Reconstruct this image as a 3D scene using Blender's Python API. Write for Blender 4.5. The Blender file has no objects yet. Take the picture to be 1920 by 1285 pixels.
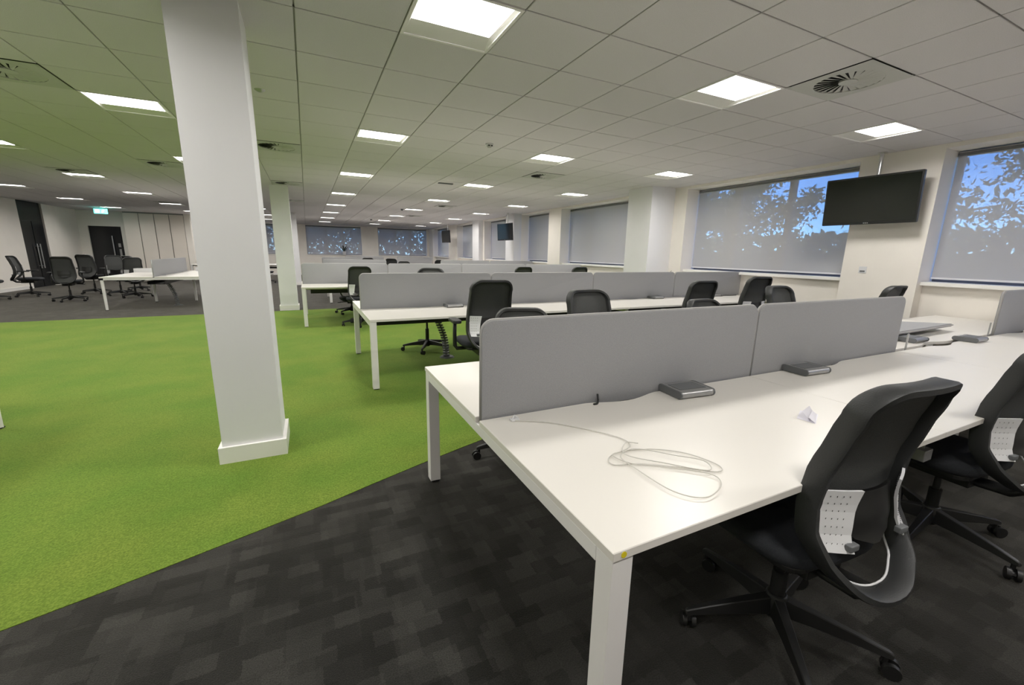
import bpy, bmesh, math, random
from mathutils import Matrix, Vector
S = bpy.context.scene
COL = S.collection
PI = math.pi
random.seed(7)
# ------------------------------------------------------------------ camera
HCAM, F_PX = 1.40, 782.1
YAW, PITCH, ROLL = [math.radians(v) for v in (25.8945, 12.1005, -1.0534)]
cy_, sy_, cp_, sp_ = math.cos(YAW), math.sin(YAW), math.cos(PITCH), math.sin(PITCH)
fwd = Vector((sy_*cp_, cy_*cp_, -sp_)); rgt = Vector((cy_, -sy_, 0)); dwn = fwd.cross(rgt)
r2 = rgt*math.cos(ROLL) + dwn*math.sin(ROLL); d2 = dwn*math.cos(ROLL) - rgt*math.sin(ROLL)
cam_d = bpy.data.cameras.new('camera'); cam = bpy.data.objects.new('camera', cam_d); COL.objects.link(cam)
cam.matrix_world = Matrix(((r2.x, -d2.x, -fwd.x, 0), (r2.y, -d2.y, -fwd.y, 0), (r2.z, -d2.z, -fwd.z, HCAM), (0, 0, 0, 1)))
cam_d.sensor_width = 36; cam_d.lens = 36*F_PX/1920; cam_d.clip_start = .02; cam_d.clip_end = 300
S.camera = cam
def proj(p):
    q = Vector(p) - Vector((0, 0, HCAM)); z = q.dot(fwd)
    if z <= .05: return None
    return (960 + F_PX*q.dot(r2)/z, 642.5 + F_PX*q.dot(d2)/z)
# ------------------------------------------------------------------ world, exposure
w = bpy.data.worlds.new('world'); S.world = w; w.use_nodes = True
nt = w.node_tree; nt.nodes.clear()
sky = nt.nodes.new('ShaderNodeTexSky'); sky.sky_type = 'NISHITA'; sky.sun_disc = False
sky.air_density = 1.0; sky.dust_density = 0; sky.ozone_density = 4; sky.altitude = 1500
sky.sun_elevation = math.radians(38); sky.sun_rotation = math.radians(215)
bg = nt.nodes.new('ShaderNodeBackground'); bg.inputs[1].default_value = .28
out = nt.nodes.new('ShaderNodeOutputWorld')
tint = nt.nodes.new('ShaderNodeMixRGB'); tint.blend_type = 'MULTIPLY'; tint.inputs[0].default_value = 1; tint.inputs[2].default_value = (.40, .68, 1.18, 1)
nt.links.new(sky.outputs[0], tint.inputs[1]); nt.links.new(tint.outputs[0], bg.inputs[0]); nt.links.new(bg.outputs[0], out.inputs[0])
sun_d = bpy.data.lights.new('sun', 'SUN'); sun_d.energy = 1.2; sun_d.angle = .01; sun_d.color = (1, .95, .86)
sun = bpy.data.objects.new('sun', sun_d); COL.objects.link(sun); sun.rotation_euler = (math.radians(50), 0, math.radians(-50))
S.view_settings.view_transform = 'Standard'; S.view_settings.look = 'None'
S.view_settings.gamma = 1; S.view_settings.use_curve_mapping = False
S.view_settings.exposure = 1.22
LAMP = 4.0                       # radiance of the lamp diffusers
LAMP_W = 9.2                      # watts of each ceiling lamp
H = 2.7636                        # ceiling height
# ------------------------------------------------------------------ materials
def mat(name, col, rough=.6, metal=0, spec=.5, noise=None, bump=None, emit=None, coat=0):
    m = bpy.data.materials.new(name); m.use_nodes = True
    n = m.node_tree.nodes; l = m.node_tree.links; b = n['Principled BSDF']
    b.inputs['Base Color'].default_value = (*col, 1); b.inputs['Roughness'].default_value = rough
    b.inputs['Metallic'].default_value = metal; b.inputs['Specular IOR Level'].default_value = spec
    if coat: b.inputs['Coat Weight'].default_value = coat
    tc = n.new('ShaderNodeTexCoord')
    if noise:
        sc, amt = noise
        t = n.new('ShaderNodeTexNoise'); t.inputs['Scale'].default_value = sc; t.inputs['Detail'].default_value = 3
        l.new(tc.outputs['Object'], t.inputs['Vector'])
        r = n.new('ShaderNodeValToRGB')
        r.color_ramp.elements[0].position = .3; r.color_ramp.elements[1].position = .7
        r.color_ramp.elements[0].color = (*[c*(1-amt) for c in col], 1)
        r.color_ramp.elements[1].color = (*[min(1, c*(1+amt)) for c in col], 1)
        l.new(t.outputs[0], r.inputs[0]); l.new(r.outputs[0], b.inputs['Base Color'])
    if bump:
        sc, st = bump
        t = n.new('ShaderNodeTexNoise'); t.inputs['Scale'].default_value = sc; t.inputs['Detail'].default_value = 2
        l.new(tc.outputs['Object'], t.inputs['Vector'])
        bp = n.new('ShaderNodeBump'); bp.inputs['Strength'].default_value = st; bp.inputs['Distance'].default_value = .003
        l.new(t.outputs[0], bp.inputs['Height']); l.new(bp.outputs[0], b.inputs['Normal'])
    if emit:
        b.inputs['Emission Color'].default_value = (*emit[0], 1); b.inputs['Emission Strength'].default_value = emit[1]
    return m
M = {}
M['wall'] = mat('painted_wall', (.86, .815, .75), .7, noise=(3, .02), bump=(60, .1))
M['column'] = mat('painted_column', (.80, .795, .805), .7, noise=(2, .02), bump=(50, .1))
M['trim'] = mat('gloss_trim', (.88, .86, .83), .35)
M['tile'] = mat('mineral_tile', (.665, .64, .645), .9, noise=(220, .06), bump=(160, .35))
M['grid'] = mat('ceiling_grid', (.30, .29, .27), .6)
M['desk'] = mat('white_melamine', (.78, .75, .695), .32, noise=(1.5, .012))
M['edge'] = mat('desk_edge_band', (.72, .69, .63), .4)
M['whitemetal'] = mat('white_powder_coat', (.84, .82, .80), .35)
M['fabric'] = mat('grey_screen_fabric', (.335, .337, .345), .95, noise=(400, .10), bump=(500, .3))
M['piping'] = mat('screen_edge_piping', (.42, .41, .40), .6)
M['black'] = mat('black_plastic', (.011, .011, .011), .42)
M['blackfab'] = mat('black_upholstery', (.014, .016, .020), .85, noise=(300, .3), bump=(400, .4))
M['chairmesh'] = mat('black_chair_mesh', (.060, .062, .060), .8, noise=(500, .35), bump=(600, .5))
M['frame'] = mat('charcoal_frame_plastic', (.024, .025, .025), .5, bump=(300, .2))
M['whitepl'] = mat('white_plastic', (.72, .72, .73), .4)
M['alu'] = mat('grey_aluminium', (.42, .42, .42), .35, metal=.7)
M['pod'] = mat('grey_plastic', (.14, .145, .15), .5)
M['chrome'] = mat('chrome', (.75, .75, .75), .15, metal=1)
M['screen'] = mat('glossy_tv_glass', (.004, .005, .006), .08, coat=.3)
M['tvcase'] = mat('tv_case', (.012, .012, .013), .3)
M['ventpl'] = mat('vent_white', (.52, .52, .49), .5)
M['ventdk'] = mat('vent_dark', (.025, .025, .025), .8)
M['door'] = mat('black_door', (.008, .009, .012), .22)
M['steel'] = mat('brushed_steel', (.45, .45, .45), .35, metal=.8)
M['cab'] = mat('cupboard_panels', (.74, .68, .61), .5, noise=(1.2, .03))
M['paper'] = mat('white_paper', (.80, .78, .84), .6)
M['yellow'] = mat('yellow_sticker', (.75, .62, .02), .5)
M['cablew'] = mat('white_cable', (.62, .60, .55), .45)
M['leaf'] = mat('leaves', (.05, .075, .025), .6, noise=(3, .45))
M['leaf2'] = mat('pale_leaves', (.12, .15, .085), .6, noise=(3, .4))
M['bark'] = mat('bark', (.10, .085, .07), .9, noise=(9, .3))
M['plant'] = mat('dark_plant', (.012, .03, .012), .5)
M['frame_win'] = mat('grey_window_frame', (.16, .16, .175), .45)
M['reveal'] = mat('white_reveal', (.80, .80, .80), .5)
M['reflector'] = mat('white_reflector', (.80, .785, .75), .5)
M['lamp'] = mat('lamp_diffuser', (.9, .9, .9), .5, emit=((1.0, .97, .93), LAMP))
M['ground'] = mat('ground', (.09, .12, .05), .95, noise=(.4, .4))
M['exit'] = mat('exit_sign_light', (.05, .8, .7), .5, emit=((.12, .85, .75), 1.6))
M['exitw'] = mat('exit_sign_white', (.9, .9, .9), .5, emit=((.75, 1, .95), 1.7))

def carpet_green():
    m = bpy.data.materials.new('green_carpet'); m.use_nodes = True
    n = m.node_tree.nodes; l = m.node_tree.links; b = n['Principled BSDF']
    b.inputs['Roughness'].default_value = .95; b.inputs['Specular IOR Level'].default_value = .15
    b.inputs['Sheen Weight'].default_value = .25; b.inputs['Sheen Tint'].default_value = (.6, .8, .3, 1)
    tc = n.new('ShaderNodeTexCoord')
    t = n.new('ShaderNodeTexNoise'); t.inputs['Scale'].default_value = 130; t.inputs['Detail'].default_value = 4
    t2 = n.new('ShaderNodeTexNoise'); t2.inputs['Scale'].default_value = 1.6; t2.inputs['Detail'].default_value = 3
    for q in (t, t2): l.new(tc.outputs['Object'], q.inputs['Vector'])
    r = n.new('ShaderNodeValToRGB'); e = r.color_ramp.elements
    e[0].position = .3; e[0].color = (.085, .138, .016, 1); e[1].position = .75; e[1].color = (.195, .278, .045, 1)
    x = e.new(.5); x.color = (.128, .205, .024, 1)
    r2_ = n.new('ShaderNodeValToRGB'); r2_.color_ramp.elements[0].color = (.80, .92, .8, 1); r2_.color_ramp.elements[1].color = (1.15, 1.04, 1.1, 1)
    r2_.color_ramp.elements[0].position = .35; r2_.color_ramp.elements[1].position = .65
    mx = n.new('ShaderNodeMixRGB'); mx.blend_type = 'MULTIPLY'; mx.inputs[0].default_value = 1
    l.new(t.outputs[0], r.inputs[0]); l.new(t2.outputs[0], r2_.inputs[0])
    l.new(r.outputs[0], mx.inputs[1]); l.new(r2_.outputs[0], mx.inputs[2]); l.new(mx.outputs[0], b.inputs['Base Color'])
    bp = n.new('ShaderNodeBump'); bp.inputs['Strength'].default_value = .6; bp.inputs['Distance'].default_value = .004
    l.new(t.outputs[0], bp.inputs['Height']); l.new(bp.outputs[0], b.inputs['Normal'])
    return m
def carpet_dark():
    m = bpy.data.materials.new('charcoal_patch_carpet'); m.use_nodes = True
    n = m.node_tree.nodes; l = m.node_tree.links; b = n['Principled BSDF']
    b.inputs['Roughness'].default_value = .95; b.inputs['Specular IOR Level'].default_value = .15
    b.inputs['Sheen Weight'].default_value = .26; b.inputs['Sheen Roughness'].default_value = .45; b.inputs['Sheen Tint'].default_value = (.9, .85, .75, 1)
    tc = n.new('ShaderNodeTexCoord')
    wob = n.new('ShaderNodeTexNoise'); wob.inputs['Scale'].default_value = 60
    l.new(tc.outputs['Object'], wob.inputs['Vector'])
    wv = n.new('ShaderNodeVectorMath'); wv.operation = 'MULTIPLY_ADD'; wv.inputs[1].default_value = (.02, .02, 0)
    l.new(wob.outputs['Color'], wv.inputs[0]); l.new(tc.outputs['Object'], wv.inputs[2])
    acc = None
    for sx, sy, off, wt in ((.125, .07, 0, .40), (.25, .25, .07, .25), (.085, .16, .033, .28), (.5, .5, 0, .10)):
        br = n.new('ShaderNodeTexBrick'); br.offset = .37; br.offset_frequency = 2
        br.inputs['Scale'].default_value = 1; br.inputs['Mortar Size'].default_value = 0
        br.inputs['Brick Width'].default_value = sx; br.inputs['Row Height'].default_value = sy
        br.inputs['Color1'].default_value = (0, 0, 0, 1); br.inputs['Color2'].default_value = (1, 1, 1, 1); br.inputs['Bias'].default_value = 0
        ad = n.new('ShaderNodeVectorMath'); ad.inputs[1].default_value = (off, off*1.7, 0)
        l.new(wv.outputs[0], ad.inputs[0]); l.new(ad.outputs[0], br.inputs['Vector'])
        mm = n.new('ShaderNodeMath'); mm.operation = 'MULTIPLY_ADD'; mm.inputs[1].default_value = wt
        l.new(br.outputs['Color'], mm.inputs[0])
        if acc is None: mm.inputs[2].default_value = 0
        else: l.new(acc.outputs[0], mm.inputs[2])
        acc = mm
    r = n.new('ShaderNodeValToRGB'); e = r.color_ramp.elements
    e[0].position = .18; e[0].color = (.008, .008, .007, 1); e[1].position = .85; e[1].color = (.039, .038, .035, 1)
    x = e.new(.42); x.color = (.0145, .014, .013, 1)
    l.new(acc.outputs[0], r.inputs[0])
    t = n.new('ShaderNodeTexNoise'); t.inputs['Scale'].default_value = 220; t.inputs['Detail'].default_value = 3
    l.new(tc.outputs['Object'], t.inputs['Vector'])
    r3 = n.new('ShaderNodeValToRGB'); r3.color_ramp.elements[0].position = .3; r3.color_ramp.elements[1].position = .75
    r3.color_ramp.elements[0].color = (.6, .6, .6, 1); r3.color_ramp.elements[1].color = (1.5, 1.5, 1.45, 1)
    l.new(t.outputs[0], r3.inputs[0])
    mx = n.new('ShaderNodeMixRGB'); mx.blend_type = 'MULTIPLY'; mx.inputs[0].default_value = 1
    l.new(r.outputs[0], mx.inputs[1]); l.new(r3.outputs[0], mx.inputs[2]); l.new(mx.outputs[0], b.inputs['Base Color'])
    bp = n.new('ShaderNodeBump'); bp.inputs['Strength'].default_value = .5; bp.inputs['Distance'].default_value = .004
    l.new(t.outputs[0], bp.inputs['Height']); l.new(bp.outputs[0], b.inputs['Normal'])
    return m
def blind_mat():
    m = bpy.data.materials.new('screen_blind_fabric'); m.use_nodes = True
    n = m.node_tree.nodes; l = m.node_tree.links; n.clear()
    o = n.new('ShaderNodeOutputMaterial'); d = n.new('ShaderNodeBsdfDiffuse'); tl = n.new('ShaderNodeBsdfTranslucent'); tr = n.new('ShaderNodeBsdfTransparent')
    d.inputs[0].default_value = (.80, .78, .75, 1); tl.inputs[0].default_value = (.3, .3, .3, 1); tr.inputs[0].default_value = (1, 1, 1, 1)
    a = n.new('ShaderNodeMixShader'); a.inputs[0].default_value = .25; c = n.new('ShaderNodeMixShader'); c.inputs[0].default_value = .40
    l.new(d.outputs[0], a.inputs[1]); l.new(tl.outputs[0], a.inputs[2]); l.new(a.outputs[0], c.inputs[1]); l.new(tr.outputs[0], c.inputs[2])
    l.new(c.outputs[0], o.inputs[0]); return m
def glass_mat():
    m = bpy.data.materials.new('window_glass'); m.use_nodes = True
    n = m.node_tree.nodes; l = m.node_tree.links; n.clear()
    o = n.new('ShaderNodeOutputMaterial'); g = n.new('ShaderNodeBsdfGlossy'); tr = n.new('ShaderNodeBsdfTransparent')
    g.inputs['Roughness'].default_value = .02; tr.inputs[0].default_value = (.93, .96, .96, 1)
    c = n.new('ShaderNodeMixShader'); c.inputs[0].default_value = .06
    l.new(tr.outputs[0], c.inputs[1]); l.new(g.outputs[0], c.inputs[2]); l.new(c.outputs[0], o.inputs[0]); return m
M['green'] = carpet_green(); M['dark'] = carpet_dark(); M['blind'] = blind_mat(); M['glass'] = glass_mat()
# ------------------------------------------------------------------ mesh helpers
class MB:
    def __init__(s): s.v = []; s.f = []; s.m = []
    def add(s, vs, fs, mi=0, T=None):
        o = len(s.v)
        s.v += [tuple(T @ Vector(v)) if T else tuple(v) for v in vs]
        s.f += [tuple(i+o for i in f) for f in fs]; s.m += [mi]*len(fs); return s
    def box(s, x0, x1, y0, y1, z0, z1, mi=0, T=None):
        vs = [(x, y, z) for x in (x0, x1) for y in (y0, y1) for z in (z0, z1)]
        return s.add(vs, [(0,1,3,2),(4,6,7,5),(0,4,5,1),(2,3,7,6),(0,2,6,4),(1,5,7,3)], mi, T)
    def tube(s, pts, rad, n=8, mi=0, caps=True, T=None, flat=None):
        pts = [Vector(p) for p in pts]; K = len(pts); rad = rad if isinstance(rad, (list, tuple)) else [rad]*K
        vs = []; up0 = None
        for i, p in enumerate(pts):
            t = (pts[min(i+1, K-1)] - pts[max(i-1, 0)]).normalized()
            if up0 is None:
                up0 = Vector((0, 0, 1)) if abs(t.z) < .9 else Vector((0, 1, 0))
            a = t.cross(up0)
            if a.length < 1e-4: a = t.cross(Vector((1, 0, 0)))
            a.normalize(); b = a.cross(t).normalized(); up0 = b
            fl = flat or 1
            for k in range(n):
                th = 2*PI*k/n; vs.append(p + a*math.cos(th)*rad[i] + b*math.sin(th)*rad[i]*fl)
        fs = [(i*n+k, i*n+(k+1) % n, (i+1)*n+(k+1) % n, (i+1)*n+k) for i in range(K-1) for k in range(n)]
        if caps: fs += [tuple(range(n))[::-1], tuple(range((K-1)*n, K*n))]
        return s.add(vs, fs, mi, T)
    def prism(s, poly, a0, a1, axis='z', mi=0, T=None):
        n = len(poly)
        def P(u, v, a): return {'z': (u, v, a), 'y': (u, a, v), 'x': (a, u, v)}[axis]
        vs = [P(u, v, a0) for u, v in poly] + [P(u, v, a1) for u, v in poly]
        fs = [tuple(range(n))[::-1], tuple(range(n, 2*n))] + [(i, (i+1) % n, n+(i+1) % n, n+i) for i in range(n)]
        return s.add(vs, fs, mi, T)
    def grid(s, fn, nu, nv, mi=0, thick=0, T=None):
        vs = [fn(i/nu, j/nv) for j in range(nv+1) for i in range(nu+1)]; w_ = nu+1
        fs = [(j*w_+i, j*w_+i+1, (j+1)*w_+i+1, (j+1)*w_+i) for j in range(nv) for i in range(nu)]
        return s.add(vs, fs, mi, T)
    def build(s, name, mats, parent=None, bevel=0, smooth=False, seg=2, norm=True):
        mats = mats if isinstance(mats, list) else [mats]
        me = bpy.data.meshes.new(name); me.from_pydata(s.v, [], s.f)
        for q in mats: me.materials.append(M[q] if isinstance(q, str) else q)
        for p, mi in zip(me.polygons, s.m): p.material_index = mi
        bm = bmesh.new(); bm.from_mesh(me)
        if norm: bmesh.ops.recalc_face_normals(bm, faces=bm.faces)
        if bevel:
            ed = [e for e in bm.edges if len(e.link_faces) == 2 and e.calc_face_angle(0) > .5]
            bmesh.ops.bevel(bm, geom=ed, offset=bevel, segments=seg, profile=.6, affect='EDGES', clamp_overlap=True)
        bm.to_mesh(me); bm.free()
        if smooth:
            for p in me.polygons: p.use_smooth = True
            if smooth is not True: me.set_sharp_from_angle(angle=smooth)
        o = bpy.data.objects.new(name, me); COL.objects.link(o)
        if parent: o.parent = parent
        return o
def tag(o, label=None, cat=None, group=None, kind=None):
    if label: o['label'] = label
    if cat: o['category'] = cat
    if group: o['group'] = group
    if kind: o['kind'] = kind
    return o
def empty(name, loc=(0, 0, 0), rz=0, **k):
    o = bpy.data.objects.new(name, None); COL.objects.link(o); o.location = loc; o.rotation_euler = (0, 0, rz); o.empty_display_size = .1
    return tag(o, **k)
def kids(o): return [c for c in bpy.data.objects if c.parent == o]
def copy_tree(o, parent=None, tree=None):
    c = o.copy(); COL.objects.link(c); c.parent = parent
    for ch in (tree or TREE)[o.name]: copy_tree(ch, c, tree)
    return c
TREE = {}
def record(o):
    TREE[o.name] = kids(o)
    for ch in TREE[o.name]: record(ch)
def rrect(x0, x1, y0, y1, r, n=5, corners=(1, 1, 1, 1)):
    pts = []
    for (cx, cy, a0), on in zip(((x1-r, y1-r, 0), (x0+r, y1-r, 90), (x0+r, y0+r, 180), (x1-r, y0+r, 270)), corners):
        if on: pts += [(cx+r*math.cos(math.radians(a0+90*k/n)), cy+r*math.sin(math.radians(a0+90*k/n))) for k in range(n+1)]
        else: pts.append({0: (x1, y1), 90: (x0, y1), 180: (x0, y0), 270: (x1, y0)}[a0])
    return pts
# ------------------------------------------------------------------ room shell
XL, XR, YB, YF = -8.1, 6.95, -2.6, 26.5
fl = MB().box(XL-.2, 7.5, YB-.2, YF+.3, -.15, 0).build('floor', 'dark'); tag(fl, kind='structure')
near_edge = [(-8.1, .55), (-5, 1.02), (-3, 1.42), (-2, 1.68), (-1.125, 1.962), (-.855, 2.045), (-.506, 2.165), (-.04, 2.325), (.263, 2.45), (.625, 2.59), (1.104, 2.76), (2, 3.06), (4, 3.72), (7.11, 4.72)]
gp = near_edge + [(7.11, 11.15), (.9, 10.98), (-2.1, 10.8), (-5.1, 10.72), (-8.1, 10.6)]
g = MB().prism(gp, 0.0, .003).build('green_carpet', 'green', fl)
# ceiling, its grid and its tiles
cl = MB().box(XL-.2, 7.5, YB-.2, YF+.3, H+.10, H+.2)
GX, GY = .6368, 2.4435
gi0, gi1 = math.floor((XL-GX)/.6), math.ceil((XR-GX)/.6); gj0, gj1 = math.floor((YB-GY)/.6), math.ceil((YF-GY)/.6)
for i in range(gi0, gi1+1):
    x = GX+.6*i
    if XL < x < XR: cl.box(x-.012, x+.012, YB, YF, H+.009, H+.04, 1)
for j in range(gj0, gj1+1):
    y = GY+.6*j
    if YB < y < YF: cl.box(XL, XR, y-.012, y+.012, H+.009, H+.04, 1)
ceil = cl.build('ceiling', ['tile', 'grid']); tag(ceil, kind='structure')
LIGHTS = {(4*k, 5*j): (k, j) for k in range(-3, 3) for j in range(-1, 8)}
VENTS = {(5, -1): 0, (5, 7): 1, (-2, 7): 2, (-5, 11): 3, (-5, 4): 4, (-8, 14): 5, (-2, 13): 6, (-2, 19): 7, (5, 17): 8, (-8, 24): 9, (5, 24): 10}
cells = []
for i in range(gi0, gi1+1):
    for j in range(gj0, gj1+1):
        x0, x1, y0, y1 = max(GX+.6*i, XL), min(GX+.6*i+.6, XR), max(GY+.6*j, YB), min(GY+.6*j+.6, YF)
        if x1-x0 < .05 or y1-y0 < .05 or (i, j) in LIGHTS or (i, j) in VENTS: continue
        cells.append((x0, x1, y0, y1))
def vis(c):
    x, y = (c[0]+c[1])/2, (c[2]+c[3])/2; p = proj((x, y, H))
    ok = p and -60 < p[0] < 1980 and -60 < p[1] < 1345
    return (0 if ok else 1, x*x+y*y)
cells.sort(key=vis)
def tile_poly(mb, w_, d, T=None):
    a = .005
    vs = [(a, a, .014), (w_-a, a, .014), (w_-a, d-a, .014), (a, d-a, .014), (a, a, .002), (w_-a, a, .002), (w_-a, d-a, .002), (a, d-a, .002),
          (a+.004, a+.004, 0), (w_-a-.004, a+.004, 0), (w_-a-.004, d-a-.004, 0), (a+.004, d-a-.004, 0)]
    fs = [(0,1,2,3)] + [(b0+i, b0+(i+1) % 4, b0+4+(i+1) % 4, b0+4+i) for b0 in (0, 4) for i in range(4)] + [(8,9,10,11)]
    return mb.add(vs, fs, 0, T)
tm = None
for n_, c in enumerate(cells[:300]):
    full = c[1]-c[0] > .599 and c[3]-c[2] > .599
    if full and tm:
        o = bpy.data.objects.new('ceiling_tile', tm); COL.objects.link(o)
    else:
        o = tile_poly(MB(), c[1]-c[0], c[3]-c[2]).build('ceiling_tile', 'tile')
        if full: tm = o.data
    o.location = (c[0], c[2], H); o.parent = ceil
mb = MB()
for c in cells[300:]: tile_poly(mb, c[1]-c[0], c[3]-c[2], Matrix.Translation((c[0], c[2], H)))
tag(mb.build('ceiling_tiles', 'tile', ceil), kind='stuff')
# right wall : piers, wall under the windows, lintel
WR = [(-2.2, 2.58), (3.45, 6.40), (7.9, 11.1), (11.82, 13.75), (14.45, 17.25), (18.3, 20.95), (22.4, 25.6)]
wr = MB(); ys = [YB] + [v for w_ in WR for v in w_] + [YF+.3]
for k in range(0, len(ys), 2): wr.box(6.95, 7.45, ys[k], ys[k+1], 0, H+.1)
for a, b in WR: wr.box(7.12, 7.45, a, b, 0, 1.09).box(6.95, 7.45, a, b, 2.715, H+.1)
wall_r = wr.build('wall_right', 'wall'); tag(wall_r, kind='structure')
def window(n, x, a, b, axis, mull):
    """glazing in a wall; axis 'x' = wall plane x const (right wall), 'y' = far wall"""
    def BX(mb, u0, u1, d0, d1, z0, z1, mi=0):
        return mb.box(d0, d1, u0, u1, z0, z1, mi) if axis == 'x' else mb.box(u0, u1, d0, d1, z0, z1, mi)
    root = empty('window_%d' % n); root['kind'] = 'structure'
    zb, zt = 1.135, 2.715
    fm = MB()
    for q in ((a, a+.05, zb, zt), (b-.05, b, zb, zt), (a+.05, b-.05, zb, zb+.05), (a+.05, b-.05, zt-.05, zt)): BX(fm, q[0], q[1], x+.10, x+.16, q[2], q[3])
    fm.build('window_frame', 'frame_win', root)
    e = [a+.05] + [a+(b-a)*m for m in mull] + [b-.05]
    for m in e[1:-1]: BX(MB(), m-.045, m+.045, x+.09, x+.17, zb+.05, zt-.05).build('mullion', 'frame_win', root)
    for k in range(len(e)-1):
        BX(MB(), e[k]+(.045 if k else 0), e[k+1]-(.045 if k < len(e)-2 else 0), x+.127, x+.133, zb+.05, zt-.05).build('pane', 'glass', root)
    return root
def blind(x, a, b, axis, label, zb=1.17):
    def BX(mb, u0, u1, d0, d1, z0, z1):
        return mb.box(d0, d1, u0, u1, z0, z1) if axis == 'x' else mb.box(u0, u1, d0, d1, z0, z1)
    c = (a+b)/2; root = empty('roller_blind', (x, c, zb) if axis == 'x' else (c, x, zb), label=label, cat='window blind', group='roller blinds')
    h = (b-a)/2-.012
    u = BX(MB(), -h, h, 0, .002, .02, 2.70-zb).build('blind_fabric', 'blind', root)
    BX(MB(), -h, h, -.012, .012, 0, .022).build('bottom_bar', 'whitepl', root)
    if axis == 'x': MB().tube([(.02, -h, 2.672-zb), (.02, h, 2.672-zb)], .028, 10).build('roller_tube', 'pod', root, smooth=.6)
    else: MB().tube([(-h, .02, 2.672-zb), (h, .02, 2.672-zb)], .028, 10).build('roller_tube', 'pod', root, smooth=.6)
BL = ['pale grey roller blind at the right edge, trees and blue sky showing through',
      'wide grey roller blind between the big television and the nearest wall column',
      'plain grey roller blind just past the nearest wall column, few blue specks',
      'grey roller blind in the second window beyond the nearest wall column',
      'grey roller blind partly behind the middle television', 'grey roller blind between the middle and the farthest television',
      'narrow grey roller blind behind the farthest television']
MU = [(.33, .66), (.38, .70), (.33, .66), (.5,), (.5,), (.5,), (.5,)]
for n_, (a, b) in enumerate(WR):
    r_ = window(n_+1, 7.24, a, b, 'x', MU[n_])
    MB().box(7.03, 7.45, a, b, 1.09, 1.135).build('window_sill', 'trim', r_, bevel=.004)
    blind(7.27, a, b, 'x', BL[n_])
# far wall
WF = [(-3.75, -.9), (.03, 2.93), (3.88, 6.80)]
wf = MB(); xs = [-4.4] + [v for w_ in WF for v in w_] + [7.45]
for k in range(0, len(xs), 2): wf.box(xs[k], xs[k+1], YF, YF+.4, 0, H+.1)
for a, b in WF: wf.box(a, b, YF+.02, YF+.4, 0, 1.09).box(a, b, YF, YF+.4, 2.72, H+.1)
tag(wf.build('wall_far', 'wall'), kind='structure')
BF = ['blue-lit blind on the far wall, glimpsed between the two nearest pillars',
      'far wall blind with white flecks, behind the small plant',
      'far wall blind nearest the room corner, pale blue strip at its right']
for n_, (a, b) in enumerate(WF):
    r_ = window(n_+8, YF+.05, a, b, 'y', (.34, .66))
    MB().box(a, b, YF-.02, YF+.4, 1.09, 1.135).build('window_sill', 'trim', r_)
    blind(YF+.08, a, b, 'y', BF[n_])
# left side walls
wl = MB().box(XL-.3, XL, YB, 19.08, 0, H+.1).box(XL-.3, XL, 20.5, 22.9, 0, H+.1)
tag(wl.build('wall_left', 'wall'), kind='structure')
wb = MB().box(XL-.3, -7.82, 22.9, 23.2, 0, H+.1).box(-6.80, -6.6, 22.9, 23.2, 0, H+.1).box(-7.82, -6.80, 22.9, 23.2, 2.17, H+.1)
tag(wb.build('wall_back', 'wall'), kind='structure')
tag(MB().box(-4.6, -4.4, 22.62, YF+.3, 0, H+.1).build('wall_return', 'wall'), kind='structure')
tag(MB().box(XL-.3, 7.45, YB-.3, YB, 0, H+.1).build('wall_near', 'wall'), kind='structure')
tag(MB().box(XL, XL+.015, YB, 19.0, 0, .1).build('baseboard_left', 'trim'), kind='structure')
tag(MB().box(-4.4, 7.2, YF-.015, YF, 0, .1).build('baseboard_far', 'trim'), kind='structure')
d1 = MB().box(XL-.10, XL-.05, 19.08, 20.5, 0, H+.12).build('door_1', 'door'); tag(d1, kind='structure')
MB().box(XL-.045, XL-.03, 19.10, 19.76, .01, 2.15).build('door_leaf', 'door', d1, bevel=.003)
MB().box(XL-.045, XL-.03, 19.80, 20.46, .01, 2.15).build('door_leaf', 'door', d1, bevel=.003)
for y in (19.70, 19.88):
    MB().tube([(XL+.03, y, .62), (XL+.03, y, 1.42)], .016, 8).tube([(XL-.03, y, .7), (XL+.03, y, .7)], .01, 6).tube([(XL-.03, y, 1.34), (XL+.03, y, 1.34)], .01, 6).build('door_handle', 'steel', d1, smooth=.7)
d2_ = MB().box(-7.82, -6.80, 22.98, 23.05, 0, 2.17).build('door_2', 'door'); tag(d2_, kind='structure')
MB().box(-7.76, -6.86, 22.965, 22.98, .01, 2.12).build('door_leaf', 'door', d2_, bevel=.003)
MB().tube([(-7.12, 22.91, .75), (-7.12, 22.91, 1.80)], .022, 8).tube([(-7.12, 22.91, .9), (-7.12, 22.98, .9)], .012, 6).tube([(-7.12, 22.91, 1.65), (-7.12, 22.98, 1.65)], .012, 6).build('door_handle', 'steel', d2_, smooth=.7)
MB().box(-6.98, -6.90, 22.955, 22.966, 1.35, 1.50).box(-6.97, -6.90, 22.955, 22.966, .85, 1.27).build('push_plate', 'steel', d2_)
# full height storage wall
sw = empty('storage_wall', (-6.6, 22.62, 0), label='full height cream cupboard wall with flat doors right of the far black door', cat='cupboard')
MB().box(0, 2.0, .03, .6, 0, H+.05).build('carcass', 'grid', sw)
MB().box(0, 2.0, .0, .03, 0, .09).build('plinth', 'trim', sw)
for k in range(4): MB().box(.012+k*.5, .488+k*.5, -.018, .008, .10, H-.05).build('cupboard_door', 'cab', sw, bevel=.003)
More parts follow.
